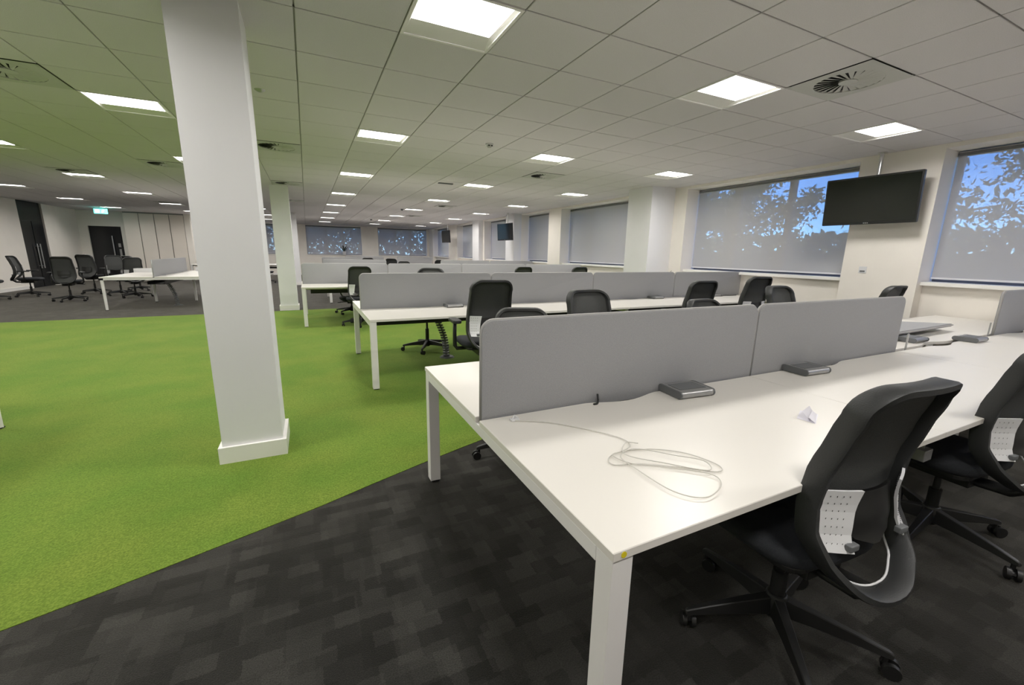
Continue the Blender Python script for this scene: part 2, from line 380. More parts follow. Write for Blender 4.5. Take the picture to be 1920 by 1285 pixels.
# exit sign
ex = empty('exit_sign', (-6.72, 21.0, 2.55), label='green glowing running-man exit sign hung from the ceiling', cat='sign')
MB().box(-.19, .19, -.02, .02, 0, .17).build('sign_box', 'exit', ex, bevel=.004)
man = MB().box(-.15, -.03, -.024, -.02, .03, .14)
man.add([(.03, -.024, .035), (.06, -.024, .035), (.09, -.024, .08), (.12, -.024, .12), (.07, -.024, .14), (.04, -.024, .10)], [(0, 1, 2, 3, 4, 5)])
man.build('pictogram', 'exitw', ex)
MB().tube([(-.12, 0, .17), (-.12, 0, H-2.55)], .004, 6).build('hanger', 'steel', ex)
MB().tube([(.12, 0, .17), (.12, 0, H-2.55)], .004, 6).build('hanger', 'steel', ex)
# ------------------------------------------------------------------ columns
def column(x0, x1, y0, y1, label, plinth=True):
    cx, cy = (x0+x1)/2, (y0+y1)/2
    r_ = empty('pillar', (cx, cy, 0), label=label, cat='pillar')
    MB().box(x0-cx, x1-cx, y0-cy, y1-cy, 0, H+.005).build('shaft', 'column', r_)
    if plinth:
        a = .022
        m = MB().box(x0-cx-a, x1-cx+a, y0-cy-a, y0-cy, 0, .115).box(x0-cx-a, x1-cx+a, y1-cy, y1-cy+a, 0, .115)
        m.box(x0-cx-a, x0-cx, y0-cy, y1-cy, 0, .115).box(x1-cx, x1-cx+a, y0-cy, y1-cy, 0, .115).build('skirting', 'trim', r_)
column(-.598, -.246, 3.108, 3.46, 'large square white pillar with a skirting on the green carpet, nearest')
column(-.638, -.275, 10.97, 11.33, 'second square white pillar, at the far edge of the green carpet')
column(-.638, -.275, 18.8, 19.16, 'third white pillar, mostly hidden behind the second one')
column(6.33, 6.95, 6.72, 7.42, 'broad white column against the window wall, beside the wide blind', False)
column(6.66, 6.95, 13.72, 14.42, 'white wall column behind the middle television', False)
column(6.76, 6.95, 17.42, 18.2, 'white wall column between the middle and farthest televisions', False)
# ------------------------------------------------------------------ ceiling lights
def make_light():
    r_ = empty('ceiling_light', cat='ceiling light', group='recessed square ceiling lights')
    m = MB()
    for q in ((-.297, .297, -.297, -.277), (-.297, .297, .277, .297), (-.297, -.277, -.277, .277), (.277, .297, -.277, .277)):
        m.box(q[0], q[1], q[2], q[3], -.004, .012)
    m.build('frame', 'whitemetal', r_)
    o = [(-.277, -.277, 0), (.277, -.277, 0), (.277, .277, 0), (-.277, .277, 0)]
    i = [(-.262, -.262, .015), (.255, -.262, .015), (.245, .12, .015), (-.262, .12, .015)]
    MB().add(o+i, [(0, 1, 5, 4), (1, 2, 6, 5), (2, 3, 7, 6), (3, 0, 4, 7)]).build('reflector', 'reflector', r_)
    MB().box(-.262, .262, -.262, .12, .015, .020).build('diffuser', 'lamp', r_)
    MB().box(-.29, .29, -.29, .29, .024, .09).build('housing', 'whitemetal', r_)
    ld = bpy.data.lights.new('lamp', 'AREA'); ld.shape = 'RECTANGLE'; ld.size = .50; ld.size_y = .37; ld.energy = LAMP_W; ld.color = (1.0, .97, .93); ld.spread = math.radians(165)
    lo = bpy.data.objects.new('lamp', ld); COL.objects.link(lo); lo.location = (0, -.07, .010); lo.parent = r_
    return r_
L0 = make_light(); record(L0)
ORD = ['first', 'second', 'third', 'fourth', 'fifth', 'sixth', 'seventh', 'eighth']
ROWN = {2: 'from the front in the row nearest the windows', 1: 'from the front, second row from the windows', 0: 'from the front, row just right of the near pillar',
        -1: 'from the front, first row left of the near pillar', -2: 'from the front, second row left of the near pillar', -3: 'from the front in the row farthest left'}
first = True
for (i, j), (k, q) in LIGHTS.items():
    if GY+.6*j > 22.7 and GX+.6*i < -4.4: continue
    o = L0 if first else copy_tree(L0); first = False
    o.location = (GX+.6*i+.3, GY+.6*j+.3, H)
    o['label'] = ('square ceiling light, %s %s' % (ORD[q], ROWN[k])) if q >= 0 else 'square ceiling light overhead, out of view' + ROWN[k][14:]
# ------------------------------------------------------------------ swirl vents
def make_vent():
    r_ = empty('ceiling_vent', cat='air vent', group='square swirl vents in the ceiling')
    MB().box(-.297, .297, -.297, .297, .012, .03).build('backing', 'ventdk', r_)
    m = MB(); n = 40; R = .225
    ring = [(R*math.cos(2*PI*k/n), R*math.sin(2*PI*k/n)) for k in range(n)]
    def sq(a):
        c, s_ = math.cos(a), math.sin(a); q = .297/max(abs(c), abs(s_)); return (q*c, q*s_)
    outer = [sq(2*PI*k/n) for k in range(n)]
    vs = [(x, y, -.004) for x, y in ring] + [(x, y, -.004) for x, y in outer] + [(x, y, .010) for x, y in ring]
    fs = [(k, (k+1) % n, n+(k+1) % n, n+k) for k in range(n)] + [(k, (k+1) % n, 2*n+(k+1) % n, 2*n+k) for k in range(n)]
    m.add(vs, fs); m.build('face_plate', 'ventpl', r_)
    b = MB()
    for k in range(24):
        a = 2*PI*k/24; T = Matrix.Rotation(a, 4, 'Z') @ Matrix.Translation((.06, 0, 0)) @ Matrix.Rotation(-.35, 4, 'Z')
        b.add([(0, -.006, .004), (.168, -.018, .004), (.168, .024, -.003), (0, .008, -.003)], [(0, 1, 2, 3)], 0, T)
    b.build('vanes', 'ventpl', r_, norm=False)
    b = MB().tube([(0, 0, -.004), (0, 0, .01)], .062, 20); b.build('hub', 'ventpl', r_)
    return r_
V0 = make_vent(); record(V0)
VL = ['square swirl air vent in the ceiling between the two big lights at upper right', 'square swirl air vent beyond the light over the second desk row, centre right',
      'square swirl air vent just right of the near pillar', 'square swirl air vent just left of the near pillar', 'dark swirl air vent at the left edge of the ceiling',
      'swirl air vent beside a light at the far left of the ceiling', 'swirl air vent in the ceiling right beside the second pillar', 'faint far swirl vent beyond the second pillar',
      'small far swirl vent beside the lights of the middle rows', 'far swirl vent at left above the black chairs', 'small far swirl vent in the ceiling nearest the far wall']
for q, ((i, j), idx) in enumerate(VENTS.items()):
    o = V0 if q == 0 else copy_tree(V0)
    o.location = (GX+.6*i+.3, GY+.6*j+.3, H); o['label'] = VL[idx]
# smoke detectors, sprinkler, small fixtures
def detector(x, y, label):
    r_ = empty('smoke_detector', (x, y, H), label=label, cat='smoke detector')
    MB().tube([(0, 0, 0), (0, 0, -.018)], [.05, .052], 18).build('base_ring', 'whitepl', r_, smooth=.6)
    MB().tube([(0, 0, -.018), (0, 0, -.035), (0, 0, -.05)], [.038, .034, .018], 16).build('sensing_head', 'ventpl', r_, smooth=.6)
    MB().box(-.03, -.01, -.04, -.03, -.034, -.022).box(.008, .03, -.04, -.03, -.034, -.022).build('slots', 'ventdk', r_)
detector(2.21, 5.32, 'white smoke detector in the centre of the ceiling')
sp = MB().tube([(0, 0, 0), (0, 0, -.006), (0, 0, -.02)], [.045, .04, .015], 14).build('sprinkler', 'steel', smooth=.6)
sp.location = (-.265, 4.62, H); tag(sp, 'small round sprinkler plate in the ceiling right of the near pillar', 'sprinkler')
o = MB().box(-.15, .15, -.035, .035, -.02, 0).build('ceiling_sensor', 'pod', bevel=.004); o.location = (2.64, 8.66, H); tag(o, 'dark oblong fitting on the ceiling in mid room', 'ceiling fitting')
for x, y, lb in ((2.95, 14.6, 'tiny dark ceiling sensor far off above the fourth desk row'), (2.7, 20.2, 'tiny dark ceiling sensor just before the far windows')):
    o = MB().tube([(0, 0, 0), (0, 0, -.05)], [.05, .03], 10).build('ceiling_sensor', 'pod', smooth=.6); o.location = (x, y, H); tag(o, lb, 'ceiling fitting')
# ------------------------------------------------------------------ benches of desks
def desktop(mb, x0, x1, y0, y1, rear, z0=.705, z1=.73):
    """top with a shallow cable scallop in its rear edge (rear = y of rear edge)"""
    s_ = -1 if rear > (y0+y1)/2 else 1
    xs_ = (x0+x1)/2-.05; sc = []
    for k in range(11):
        t = k/10; dd = .045*(math.sin(PI*min(1, t*1.0))**1.4) if k else 0
        sc.append((xs_-.26+.42*t, rear+s_*dd))
    front = y0 if rear > (y0+y1)/2 else y1
    poly = [(x0, front), (x1, front), (x1, rear)] + sc[::-1] + [(x0, rear)]
    return mb.prism(poly, z0, z1)
def bench(name, x0, widths, yc, dep, label, round_legs=False, rz=0, origin=None, tray=True, group='white bench desks in rows'):
    """run of back to back desks along local x, centred on local y = 0"""
    r_ = empty(name, origin or (x0, yc, 0), rz, label=label, cat='desk', group=group)
    L = sum(widths); x = 0; hd = dep/2
    for w_ in widths:
        for s_ in (-1, 1):
            m = MB(); desktop(m, x+.001, x+w_-.001, *((-hd, -.022) if s_ < 0 else (.022, hd)), -.022 if s_ < 0 else .022)
            m.build('desktop', ['desk'], r_, bevel=.002, seg=1)
        x += w_
    for xe, e in ((0, 0), (L, 1)):
        for s_ in (-1, 1):
            xa = xe+.004 if e == 0 else xe-.066; ya = -hd+.004 if s_ < 0 else hd-.066
            if round_legs: lg = MB().tube([(xa+.031, ya+.031, .008), (xa+.031, ya+.031, .66)], [.024, .032], 14).build('leg', 'whitemetal', r_, smooth=.7)
            else: lg = MB().box(xa, xa+.062, ya, ya+.062, .012, .705).build('leg', 'whitemetal', r_, bevel=.003)
            MB().box(xa+.008, xa+.054, ya+.008, ya+.054, 0, .012).build('foot', 'black', lg)
        xa = xe+.004 if e == 0 else xe-.066
        MB().box(xa, xa+.062, -hd+.067, hd-.067, .66, .704).build('end_rail', 'whitemetal', r_, bevel=.003)
    x = 0
    for w_ in widths[:-1]:
        x += w_
        for s_ in (-1, 1):
            lg = MB().box(x-.025, x+.025, s_*.42-.025, s_*.42+.025, .012, .66).build('leg', 'whitemetal', r_, bevel=.003)
            MB().box(x-.02, x+.02, s_*.42-.02, s_*.42+.02, 0, .012).build('foot', 'black', lg)
        MB().box(x-.025, x+.025, -hd+.07, hd-.07, .66, .704).build('cross_rail', 'whitemetal', r_)
    for s_ in (-1, 1): MB().box(.07, L-.07, s_*.55-.02, s_*.55+.02, .662, .703).build('long_rail', 'whitemetal', r_)
    if tray: MB().box(.15, L-.15, -.16, .16, .55, .556).box(.15, L-.15, -.16, -.154, .556, .62).box(.15, L-.15, .154, .16, .556, .62).build('cable_tray', 'black', r_)
    return r_
DEP = 1.736
ROWS = [('nearest white bench of desks, running from the foreground to the window wall', .58, [1.67, 1.67, 1.67, 1.49], 1.512),
        ('second white bench of desks, standing on the green carpet behind the nearest one', .505, [1.65]*4, 5.13),
        ('third white bench of desks, its end leg standing near the second pillar', -.14, [1.65]*4, 9.28),
        ('fourth white bench of desks, behind the third row of grey screens', .46, [1.65]*4, 13.0),
        ('fifth white bench of desks far back in the room', .42, [1.65]*4, 16.7),
        ('last white bench of desks before the far windows', .5, [1.65]*4, 20.4)]
for lb, x0, wd, yc in ROWS: bench('bench_desk', x0, wd, yc, DEP, lb)
# left bench that crosses the far carpet edge, and the one cut by the left edge of the frame
bench('bench_desk', 0, [1.6, 1.6], 0, 1.86, 'white bench desk with round legs left of the near pillar, chairs behind it', True, PI/2, (-3.17, 12.08, 0), group='white desks on the left side')
bench('bench_desk', 0, [1.6, 1.6], 0, 1.6, 'white bench desk cut off by the left edge, only one leg foot showing', True, 0, (-5.41, 3.66, 0), group='white desks on the left side')
bench('bench_desk', 0, [1.6, 1.6], 0, 1.6, 'white desk glimpsed between the near pillar and the second pillar', False, 0, (-4.2, 21.5, 0), group='white desks on the left side')
# ------------------------------------------------------------------ screens
def screen(x0, x1, y, label, z0=.706, z1=1.142, corners=(1, 1, 0, 0), group='grey fabric screens along the desk rows', marks=()):
    c = (x0+x1)/2; h = (x1-x0)/2-.003
    r_ = empty('desk_screen', (c, y, z0), label=label, cat='desk screen', group=group)
    ph = z1-z0; R = .055
    poly = rrect(-h+.004, h-.004, 0, ph-.004, R-.004, 6, corners)
    MB().prism(poly, -.013, .013, 'y').build('fabric_panel', 'fabric', r_, bevel=.004, seg=2, smooth=.5)
    path = rrect(-h+.004, h-.004, 0, ph-.004, R-.004, 6, corners)
    k0 = [i for i, p in enumerate(path) if p[1] <= .001]
    pts = [(h-.003, 0, 0)] + [(px, 0, pz) for px, pz in path if pz > .001] + [(-h+.003, 0, 0)]
    MB().tube(pts, .0068, 6, flat=1).build('piping', 'piping', r_, smooth=True)
    m = MB()
    for mx, mz in marks: m.tube([(mx, -.017, mz-z0), (mx, .017, mz-z0)], .008, 8)
    if marks: m.build('stud', 'whitepl', r_)
    return r_
y1 = 1.512
screen(.59, 2.275, y1, 'grey desk screen at the front left end of the nearest desks')
screen(2.275, 3.945, y1, 'grey desk screen of the nearest desks ending at the gap')
screen(5.76, 7.07, y1, 'grey desk screen at the right edge of the frame')
for k, lb in enumerate(('left end', 'second from left', 'third from left', 'right end')):
    screen(.515+1.648*k, .515+1.648*(k+1), 5.13, 'grey desk screen on the second desk row, ' + lb)
    screen(-.12+1.65*k, -.12+1.65*(k+1), 9.28, 'grey desk screen on the third desk row, ' + lb, z1=1.135)
for a, b, lb in ((.38, 2.11, 'left end'), (3.76, 5.44, 'right of its gap'), (5.44, 7.09, 'right end')):
    screen(a, b, 13.0, 'grey desk screen on the fourth desk row, ' + lb)
screen(.47, 2.1, 16.7, 'pale looking desk screen on the fifth desk row'); 
screen(1.52, 3.2, 20.4, 'left desk screen on the farthest desk row'); screen(3.8, 5.48, 20.4, 'right desk screen on the farthest desk row')
s_ = screen(0, 3.0, 0, 'grey desk screen standing along the white desk left of the near pillar', z1=1.108, corners=(0, 0, 0, 0)); s_.rotation_euler = (0, 0, PI/2); s_.location = (-3.17, 13.62, .706)
# loose screen lying on the desk in the gap
r_ = empty('loose_screen', (4.80, 1.925, .757), label='loose grey screen lying flat on the desk in the gap', cat='desk screen')
r_.rotation_euler = (math.radians(-5.5), 0, math.radians(2))
MB().prism(rrect(-.83, .83, -.20, .20, .02, 3), 0, .028).build('fabric_panel', 'fabric', r_, bevel=.004)
MB().tube([(-.83, -.2, .014), (.83, -.2, .014), (.83, .2, .014)], .008, 6).build('piping', 'piping', r_)
for x, lb in ((4.12, 'thin metal screen post standing at the left of the gap in the screens'), (5.66, 'thin metal screen post beside the right-hand screen')):
    r_ = empty('screen_post', (x, 1.512, .60), label=lb, cat='bracket')
    MB().box(-.008, .008, -.004, .004, 0, .25).build('post', 'steel', r_, bevel=.001); MB().box(-.03, .03, -.018, .018, .0, .012).build('clamp', 'steel', r_)
# ------------------------------------------------------------------ power modules
def make_pod():
    r_ = empty('power_module', cat='power outlet', group='grey power modules on the desks')
    poly = [(.075*0+(-.062 if math.cos(a) < 0 else .062)+.018*math.cos(a), .020+.018*math.sin(a)) for a in [2*PI*k/16 for k in range(16)]]
    MB().prism(poly, -.10, .10, 'x', 0).build('body', 'alu', r_, smooth=.6)
    for s_ in (-1, 1):
        pl = [(u*1.03, .020+(v-.020)*1.06) for u, v in poly]
        MB().prism(pl, s_*.10-.004, s_*.10+.004, 'x').build('end_cap', 'pod', r_)
    MB().box(-.08, .08, -.045, .045, .0375, .0395).build('lid', 'pod', r_, bevel=.0005)
    return r_
P0 = make_pod(); record(P0)
PODS = [(1.655, 1.408, 'nearest grey power module, left on the front desk'), (2.66, 1.415, 'second grey power module on the front desk, before the screen'),
        (4.56, 1.655, 'grey power module under the loose screen in the gap'), (5.10, 1.46, 'grey power module just left of the right-hand screen'),
        (1.60, 4.99, 'power module on the second desk row, left of the tall chair back'), (4.98, 5.02, 'power module on the second desk row, right part'),
        (6.32, 5.03, 'power module on the second desk row, near the windows')]
for k, (x, y, lb) in enumerate(PODS):
    o = P0 if k == 0 else copy_tree(P0)
    o.location = (x, y, .731); o['label'] = lb; o.rotation_euler = (0, 0, .03*(k-3))
# ------------------------------------------------------------------ chairs
def prof(z):
    P = [(.40, -.315), (.46, -.285), (.52, -.245), (.60, -.205), (.68, -.195), (.78, -.205), (.90, -.236), (1.0, -.266), (1.07, -.292)]
    for (a, ya), (b, yb) in zip(P, P[1:]):
        if z <= b:
            t = max(0, (z-a)/(b-a)); t = t*t*(3-2*t)*.5+t*.5; return ya+(yb-ya)*t
    return P[-1][1]
def halfw(z):
    P = [(.40, .205), (.62, .205), (.8, .197), (.92, .188), (1.07, .184)]
    for (a, ya), (b, yb) in zip(P, P[1:]):
        if z <= b: t = max(0, (z-a)/(b-a)); return ya+(yb-ya)*t
    return P[-1][1]
def bp(x, z, off=0):            # point on the back surface, sides wrapped forward
    return Vector((x, prof(z)+.75*x*x+off, z))
def loop_path():
    zt, zm, zb = 1.06, .60, .415; pts = []; R, RX = .092, .088; hx = .190
    for k in range(5): pts.append((-(hx-RX)+2*(hx-RX)*k/4, zt))
    for k in range(1, 10):
        a = PI/2-PI/2*k/10; pts.append((hx-RX+RX*math.cos(a), zt-R+R*math.sin(a)))
    for k in range(0, 10): z = (zt-R)-(zt-R-zm)*k/10; pts.append((halfw(z), z))
    for k in range(0, 15):
        a = -PI/2*k/15; pts.append((halfw(zm)*math.cos(a)**.85 if k else halfw(zm), zm+(zm-zb)*math.sin(a)))
    pts.append((0, zb))
    left = [(-x, z) for x, z in pts[4:-1]][::-1]
    return pts + left[:-1]
def make_chair(arms, full=False):
    r_ = empty('office_chair', cat='chair')
    lp = loop_path(); n = len(lp); P3 = [bp(x, z) for x, z in lp]
    # the frame: a flat band swept round the loop, deep in the back direction
    def band(mb, hd, ht, doff=0, soff=0, rng=None):
        idx = range(n) if rng is None else rng
        ring = []; 
        cs = [(-ht, -hd+.008), (-ht, hd-.008), (-ht+.004, hd), (ht-.004, hd), (ht, hd-.008), (ht, -hd+.008), (ht-.004, -hd), (-ht+.004, -hd)]
        vs = []
        for i in idx:
            p = P3[i]; t = (P3[(i+1) % n]-P3[i-1]).normalized(); d = Vector((0, 1, 0)); d = (d-t*d.dot(t)).normalized(); s_ = t.cross(d).normalized()
            for a, b in cs: vs.append(p + s_*(a+soff) + d*(b+doff))
        m_ = len(cs); K = len(list(idx)); closed = rng is None
        fs = [(i*m_+k, i*m_+(k+1) % m_, ((i+1) % K)*m_+(k+1) % m_, ((i+1) % K)*m_+k) for i in range(K if closed else K-1) for k in range(m_)]
        if not closed: fs += [tuple(range(m_)), tuple(range((K-1)*m_, K*m_))]
        mb.add(vs, fs)
    m = MB(); band(m, .032, .012); bk = m.build('backrest_frame', 'frame', r_, smooth=.7)
    # pale piping round the lower half, on the inner front edge
    low = [i for i in range(n) if lp[i][1] < .80]
    cl_ = Vector((0, 0, 0)); pp = []
    for i in low:
        p = P3[i]; t = (P3[(i+1) % n]-P3[i-1]).normalized(); d = Vector((0, 1, 0)); d = (d-t*d.dot(t)).normalized(); s_ = t.cross(d).normalized()
        inner = s_ if s_.dot(Vector((0, p.y, .65))-p) > 0 else -s_
        pp.append(p+inner*.0125+d*.031)
    if not full: MB().tube(pp, .0036, 6).build('piping', 'whitepl', r_, smooth=True)
    # mesh
    def fm(u, v):
        zl = .44 if full else .685; z = zl+(1.057-zl)*v; x = (u*2-1)
        hw = halfw(z)-.006
        if z < .6: hw = .205*math.sqrt(max(0, 1-((.6-z)/.185)**2))
        if z > .968: hw = .102+.088*math.sqrt(max(0, 1-((z-.968)/.092)**2))-.005
        z2 = z-((0 if full else .035)*(1-v)*(1-x*x))
        q = bp(x*hw, z2); q.y += .012*(1-x*x); return q
    m = MB().grid(fm, 12, 12); m.build('mesh_back', 'chairmesh', r_, smooth=True, norm=False)
    # lumbar wings with rows of holes
    for sx in (() if full else (-1, 1)):
        def wing(u, v, off=0):
            z = .555+.185*v; x = sx*(.197-(.105-.03*(1-v))*u); q = bp(x, z, -.022+off-.02*u); return q
        m = MB().grid(lambda u, v: wing(u, v), 6, 8).grid(lambda u, v: wing(u, v, -.008), 6, 8)
        def stripq(a, b): return None
        for e in range(8):
            for u in (0, 1):
                a, b, c, d = wing(u, e/8), wing(u, (e+1)/8), wing(u, (e+1)/8, -.008), wing(u, e/8, -.008); m.add([a, b, c, d], [(0, 1, 2, 3)])
        for e in range(6):
            for v in (0, 1):
                a, b, c, d = wing(e/6, v), wing((e+1)/6, v), wing((e+1)/6, v, -.008), wing(e/6, v, -.008); m.add([a, b, c, d], [(0, 1, 2, 3)])
        for iu in range(4):
            for iv in range(7):
                u, v = .16+iu*.17, .12+iv*.13
                for off in (-.0088, .0008):
                    cpt = wing(u, v, off); m.add([cpt+Vector((.0028*math.cos(a), 0, .0028*math.sin(a))) for a in [2*PI*k/6 for k in range(6)]], [tuple(range(6))], 1)
        wg = m.build('lumbar_wing', ['whitepl', 'ventdk'], r_, norm=False)
        c = wing(.95, .1); MB().box(c.x-.02, c.x+.02, c.y-.02, c.y+.0, c.z-.012, c.z+.008).build('knob', 'pod', wg, bevel=.004)
    # spine from the mechanism to the lumbar
    MB().tube([(0, -.02, .37), (0, -.15, .365), (0, -.25, .375), (0, -.30, .415)], [.035, .05, .055, .05], 10, flat=.4).build('back_spine', 'black', r_, smooth=True)
    def dish(u, v):
        z = .555+.165*v; hw = .108*math.sqrt(max(.02, 1-(1-v)**6)); x = (u*2-1)*hw; q = bp(x, z, -.030); q.y += .8*x*x-.012*math.sin(PI*v); return q
    if full: dish_w = None
    m = MB().grid(dish, 8, 8); m.grid(lambda u, v: dish(u, v)+Vector((0, .010, 0)), 8, 8)
    m.build('lumbar_shell', 'black', r_, smooth=True, norm=False)
    # seat
    def seat_pt(a, z, k):
        c, s_ = math.cos(a), math.sin(a); e = 2/3.6
        return Vector((math.copysign(abs(c)**e, c)*.245*k, .035+math.copysign(abs(s_)**e, s_)*.235*k, z-.015*max(0, s_)**3))
    prof_s = [(.425, .80), (.43, .93), (.445, .99), (.465, 1.0), (.482, .965), (.490, .88), (.487, .5), (.485, .15)]
    vs = []; NN = 32
    for z, k in prof_s: vs += [seat_pt(2*PI*i/NN, z, k) for i in range(NN)]
    fs = [(r*NN+i, r*NN+(i+1) % NN, (r+1)*NN+(i+1) % NN, (r+1)*NN+i) for r in range(len(prof_s)-1) for i in range(NN)] + [tuple(range(NN))[::-1], tuple(range((len(prof_s)-1)*NN, len(prof_s)*NN))]
    MB().add(vs, fs).build('seat', 'blackfab', r_, smooth=.9)
    MB().prism(rrect(-.20, .20, -.16, .22, .06), .405, .428).box(-.09, .09, -.14, .12, .345, .405).build('seat_pan', 'black', r_, bevel=.006)
    MB().tube([(.08, .04, .38), (.25, .05, .37)], .008, 6).box(.23, .29, .035, .065, .362, .378).build('lever', 'black', r_)
    MB().tube([(0, 0, .12), (0, 0, .25)], .026, 12).tube([(0, 0, .25), (0, 0, .36)], .015, 12).build('gas_column', 'black', r_, smooth=.6)
    sb = MB().tube([(0, 0, .055), (0, 0, .075), (0, 0, .13), (0, 0, .155)], [.03, .042, .042, .034], 16)
    for k in range(5):
        T = Matrix.Rotation(2*PI*k/5+.3, 4, 'Z')
        vs = []
        for x, hw, z0, z1 in ((.03, .026, .075, .145), (.12, .022, .078, .132), (.26, .017, .074, .108), (.335, .014, .068, .092), (.35, .010, .068, .085)):
            vs += [(x, -hw, z0), (x, hw, z0), (x, hw*.7, z1), (x, -hw*.7, z1)]
        fs = [(r*4+i, r*4+(i+1) % 4, (r+1)*4+(i+1) % 4, (r+1)*4+i) for r in range(4) for i in range(4)] + [(3, 2, 1, 0), (16, 17, 18, 19)]
        sb.add(vs, fs, 0, T)
    sb = sb.build('star_base', 'black', r_, bevel=.003, seg=1, smooth=.6)
    for k in range(5):
        a = 2*PI*k/5+.3; c = Vector((.33*math.cos(a), .33*math.sin(a), 0)); b = a+1.1+k*.9
        ax = Vector((math.cos(b), math.sin(b), 0)); f = Vector((-ax.y, ax.x, 0)); ctr = c+f*.018+Vector((0, 0, .0275))
        m = MB()
        for s_ in (-1, 1): m.tube([ctr+ax*s_*.008, ctr+ax*s_*.024], .0275, 14)
        m.tube([ctr-ax*.008, ctr+ax*.008], .012, 8).tube([c+Vector((0, 0, .04)), c+Vector((0, 0, .07))], .009, 8)
        m.build('caster', 'black', sb, smooth=.7)
    if arms:
        for sx in (-1, 1):
            m = MB().tube([(sx*.15, .0, .40), (sx*.265, .0, .40), (sx*.285, 0, .43), (sx*.285, .005, .55), (sx*.28, .01, .655)], [.018, .018, .02, .018, .018], 8)
            ar = m.build('arm', 'black', r_, smooth=True)
            MB().prism(rrect(sx*.28-.042, sx*.28+.042, -.11, .13, .035), .655, .685).build('arm_pad', 'frame', ar, bevel=.008)
    return r_
CH0 = make_chair(False); record(CH0); CH1 = make_chair(True); record(CH1); CH2 = make_chair(True, True); record(CH2)
BASEP = {'star_base'}
def place_chair(x, y, phi, dz, arms, label, group=None, base_rot=0):
    src = (CH0, CH1, CH2)[arms]
    o = src if not src.get('used') else copy_tree(src)
    src['used'] = 1
    kidsl = kids(o)
    for c in kidsl:
        nm = c.name.split('.')[0]
        if nm == 'star_base': c.rotation_euler = (0, 0, base_rot)
        elif nm == 'gas_column': c.scale = (1, 1, 1+dz/.36)
        else: c.location = (0, 0, dz)
    o.location = (x, y, .003 if FLG(x, y) else 0); o.rotation_euler = (0, 0, -math.radians(phi)); o['label'] = label
    if group: o['group'] = group
    return o
def FLG(x, y):
    if y > 10.6: return False
    for (xa, ya), (xb, yb) in zip(near_edge, near_edge[1:]):
        if xa <= x <= xb: return y > ya+(yb-ya)*(x-xa)/(xb-xa)-.25
    return False
CHAIRS = [
 (1.52, .775, 4, .0, 0, 'black mesh office chair in the right foreground pushed under the nearest desk', .0),
 (2.84, .80, 4, .0, 0, 'black mesh chair cut by the right edge, at the nearest desk', .5),
 (1.30, 2.46, 200, -.065, 0, 'low black chair whose curved top just clears the front left screen', 1.2),
 (1.50, 3.74, 4, .09, 1, 'tall black chair with white lumbar panels between the first and second desk rows', .3),
 (2.08, 2.62, 182, .04, 0, 'black chair back rising right of the tall chair, behind the nearest screen', .2),
 (3.29, 2.46, 180, -.06, 0, 'black chair showing only a rounded top, in front of the armrest chair at right', .2),
 (4.38, 3.86, 6, .04, 1, 'black chair with armrests at the second desk row, right of the middle', .2),
 (5.40, 3.84, 6, .085, 0, 'tallest black chair with white lumbar panels near the window wall', .6),
 (4.33, 2.42, 178, .05, 0, 'black rounded chair back above the screen just right of the two upright chairs', .6),
 (6.17, 2.72, 0, .04, 0, 'black chair half hidden by the end of the nearest screens, under the big television', .6),
 (1.48, 5.86, 212, .09, 0, 'black chair tucked under the second desk row, only its base and top showing', 1.35),
 (.84, 8.36, 0, .045, 0, 'black chair with a white lumbar panel at the left end of the third desk row', .5),
 (.82, 10.02, 180, -.11, 0, 'black chair on the far side of the third desk row, only its casters showing', .5),
 (4.20, 8.38, 0, .04, 0, 'black chair top above the middle of the second row of screens', .2),
 (5.66, 8.38, 0, .04, 0, 'black chair top above the second row of screens, toward the windows', .2),
 (1.93, 16.05, 0, .075, 0, 'small far chair top at the left of the fifth desk row', .2),
 (2.78, 15.8, 20, .06, 0, 'far dark chair in the gap of the fourth row of screens', .2),
 (2.92, 14.2, 180, -.005, 0, 'far chair top, flat and low, right of the gap', .2),
 (4.50, 15.85, 0, .03, 0, 'far chair top nearest the farthest television', .2),
 (-1.60, 20.2, 30, .0, 0, 'dark chair glimpsed between the near pillar and the second pillar', .2),
 (-5.50, 14.45, -8, .05, 2, 'black chair seen square from behind, left of the round-legged desk', .35),
 (-5.75, 16.6, 10, .07, 2, 'black chair behind the square-on one, its top showing over it', .2),
 (-4.95, 15.9, 150, .06, 0, 'black chair facing us with its glossy seat, in the left group', .1),
 (-4.40, 15.1, -25, .03, 0, 'black chair with pale lumbar panels right beside the round-legged desk', .9),
 (-4.95, 17.5, 40, .03, 1, 'farthest black chair of the left group, before the far black door', .9),
 (-6.90, 16.1, 85, .02, 1, 'black armchair in profile near the left wall', .3),
 (-7.25, 15.1, 80, .02, 1, 'black chair cut off by the left edge of the frame', .3),
]
for x, y, ph, dz, ar, lb, br in CHAIRS: place_chair(x, y, ph, dz, ar, lb, 'black mesh office chairs', br)
for c in (CH0, CH1, CH2): del c['used']
# ------------------------------------------------------------------ cable spine under the second row
def spine(x, y, lb):
    r_ = empty('cable_spine', (x, y, .003), label=lb, cat='cable guide')
    n = 16
    for k in range(n):
        t = k/(n-1); z = .03+.52*t; px = .05*math.sin(PI*t)+.13*(1-t)**1.4
        MB().box(px-.042, px+.042, -.022, .022, z-.010, z+.010).box(px-.012, px+.012, -.012, .012, z+.010, z+.026).build('link', 'pod', r_, bevel=.003, seg=1)
    MB().tube([(.14, 0, 0), (.14, 0, .016)], [.10, .08], 18).build('foot_plate', 'pod', r_, smooth=.6)
spine(1.47, 5.33, 'dark jointed cable spine hanging under the second desk row to the carpet')
spine(-3.08, 12.75, 'pale jointed cable spine under the round-legged desk at left')
